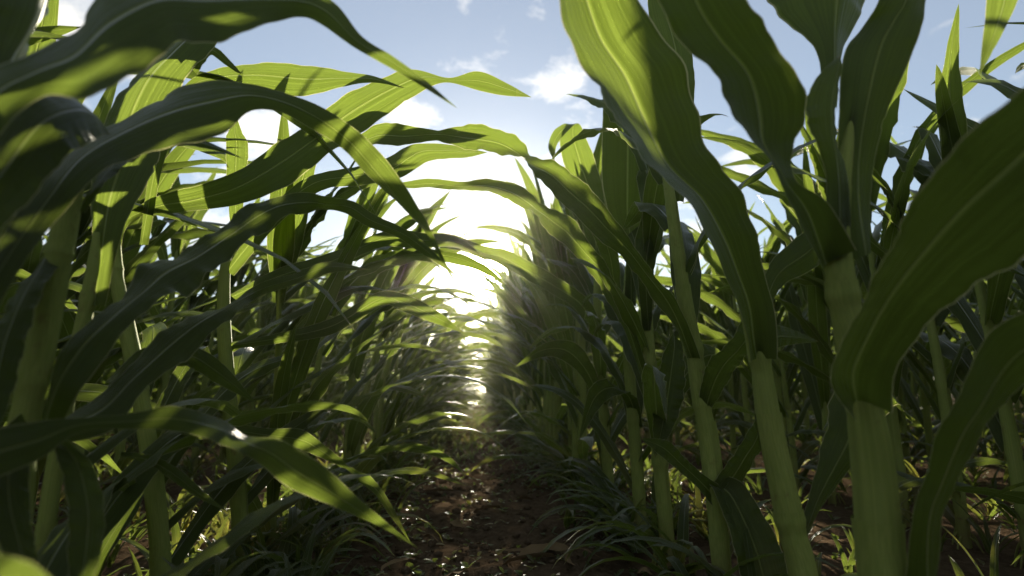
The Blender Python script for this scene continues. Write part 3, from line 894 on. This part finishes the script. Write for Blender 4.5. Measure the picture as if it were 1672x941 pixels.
# ------------------------------------------------------------------ sky and sun
world = bpy.data.worlds.new('World')
scene.world = world
world.use_nodes = True
nt = world.node_tree
nt.nodes.clear()
g = NT(nt)
sky = g.n('ShaderNodeTexSky', sky_type='NISHITA', sun_disc=False, sun_elevation=SUN_EL, sun_rotation=SUN_AZ, air_density=1.0, dust_density=0.15, ozone_density=1.5)
tc = g.n('ShaderNodeTexCoord').outputs['Generated']
sp = g.n('ShaderNodeSeparateXYZ', ins={0: tc})
zc = g.math('MAXIMUM', sp.outputs[2], 0.02)
den = g.math('ADD', zc, 0.18)
flat = g.n('ShaderNodeCombineXYZ', ins={0: g.math('DIVIDE', sp.outputs[0], den), 1: g.math('DIVIDE', sp.outputs[1], den), 2: 3.7})
c1 = g.n('ShaderNodeTexNoise', ins={'Vector': flat.outputs[0], 'Scale': 6.0, 'Detail': 11.0, 'Roughness': 0.66, 'Distortion': 0.25}).outputs[0]
near = 0.0
for cx, cy_, size, amt in ((925, 130, 48, .30), (815, 50, 32, .24), (870, 15, 34, .22), (760, 10, 18, .22), (425, 235, 60, .32), (655, 195, 32, .28), (1210, 262, 24, .26), (110, 20, 70, .36),
                          (330, 380, 70, .24), (60, 380, 70, .26), (1130, 380, 60, .22), (1800, 350, 120, .3), (-300, 200, 200, .3)):
    d = ray(cx, cy_)
    d = d / np.linalg.norm(d)
    dt = g.n('ShaderNodeVectorMath', operation='DOT_PRODUCT', ins={0: tc, 1: tuple(d)}).outputs['Value']
    near = g.math('MAXIMUM', near, g.math('MULTIPLY', g.math('POWER', g.math('MAXIMUM', dt, 0.0), (F / size) ** 2 * 1.4), amt))
# broken cloud added to the unseen sky behind the camera as warm front fill
back_fill = g.math('MULTIPLY', g.math('MULTIPLY_ADD', sp.outputs[1], -1.4, 0.1, clamp=True), 0.13)
near = g.math('MAXIMUM', near, back_fill)
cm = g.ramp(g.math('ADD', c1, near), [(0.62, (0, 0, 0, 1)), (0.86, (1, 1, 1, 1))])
dot = g.n('ShaderNodeVectorMath', operation='DOT_PRODUCT', ins={0: tc, 1: tuple(SUN)}).outputs['Value']
dot = g.math('MAXIMUM', dot, 0.0)
a1 = g.math('MULTIPLY', g.math('POWER', dot, 30.0), 1.9)
a2 = g.math('MULTIPLY', g.math('POWER', dot, 170.0), 6.0)
a3 = g.math('MULTIPLY', g.math('POWER', dot, 5000.0), 1600.0)
aur = g.math('ADD', a1, g.math('ADD', a2, a3))
base = sky.outputs[0]
cl_l = g.math('ADD', 7.5, g.math('MULTIPLY', g.math('POWER', dot, 8.0), 4.0))
cl = g.n('ShaderNodeVectorMath', operation='SCALE', ins={0: (1.0, .96, .88), 'Scale': cl_l}).outputs[0]
base = g.mix(0.28, base, (5.6, 5.8, 6.2, 1))
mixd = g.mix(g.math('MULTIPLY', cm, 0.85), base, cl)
glow = g.n('ShaderNodeVectorMath', operation='SCALE', ins={0: (1.0, .92, .76), 'Scale': aur}).outputs[0]
tot = g.n('ShaderNodeVectorMath', operation='ADD', ins={0: mixd, 1: glow}).outputs[0]
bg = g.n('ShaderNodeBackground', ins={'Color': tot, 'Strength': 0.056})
g.n('ShaderNodeOutputWorld', ins={'Surface': bg.outputs[0]})

sun = bpy.data.lights.new('sun', 'SUN')
sun.energy = 5.0
sun.angle = math.radians(0.6)
sun.color = (1.0, .90, .72)
so = bpy.data.objects.new('sun', sun)
col.objects.link(so)
so.rotation_euler = Vector(tuple(SUN)).to_track_quat('Z', 'Y').to_euler()
so.location = (0, 0, 5)

# ------------------------------------------------------------------ hazy evening air
hv, hnt = new_mat('haze')
g = NT(hnt)
vol = g.n('ShaderNodeVolumePrincipled', ins={'Color': (1.0, .95, .86, 1), 'Density': 0.0019, 'Anisotropy': 0.91})
g.n('ShaderNodeOutputMaterial', ins={'Volume': vol.outputs[0]})
x0, x1, y0, y1, z0, z1 = -420, 420, -60, 920, -1.06, 2.6
hm = bpy.data.meshes.new('haze')
hm.from_pydata([(x, y, z) for z in (z0, z1) for y in (y0, y1) for x in (x0, x1)], [],
               [(0, 2, 3, 1), (4, 5, 7, 6), (0, 1, 5, 4), (2, 6, 7, 3), (0, 4, 6, 2), (1, 3, 7, 5)])
hm.materials.append(hv)
o = link('haze', hm)
o['kind'] = 'stuff'
tag(o, 'thin warm haze hanging over the field', 'haze')

scene.view_settings.view_transform = 'Standard'
scene.view_settings.look = 'None'
scene.view_settings.exposure = 1.5
scene.view_settings.gamma = 1.0
cy = scene.cycles
cy.use_denoising = True
cy.max_bounces = 8
cy.diffuse_bounces = 3
cy.glossy_bounces = 2
cy.transmission_bounces = 6
cy.caustics_reflective = False
cy.caustics_refractive = False
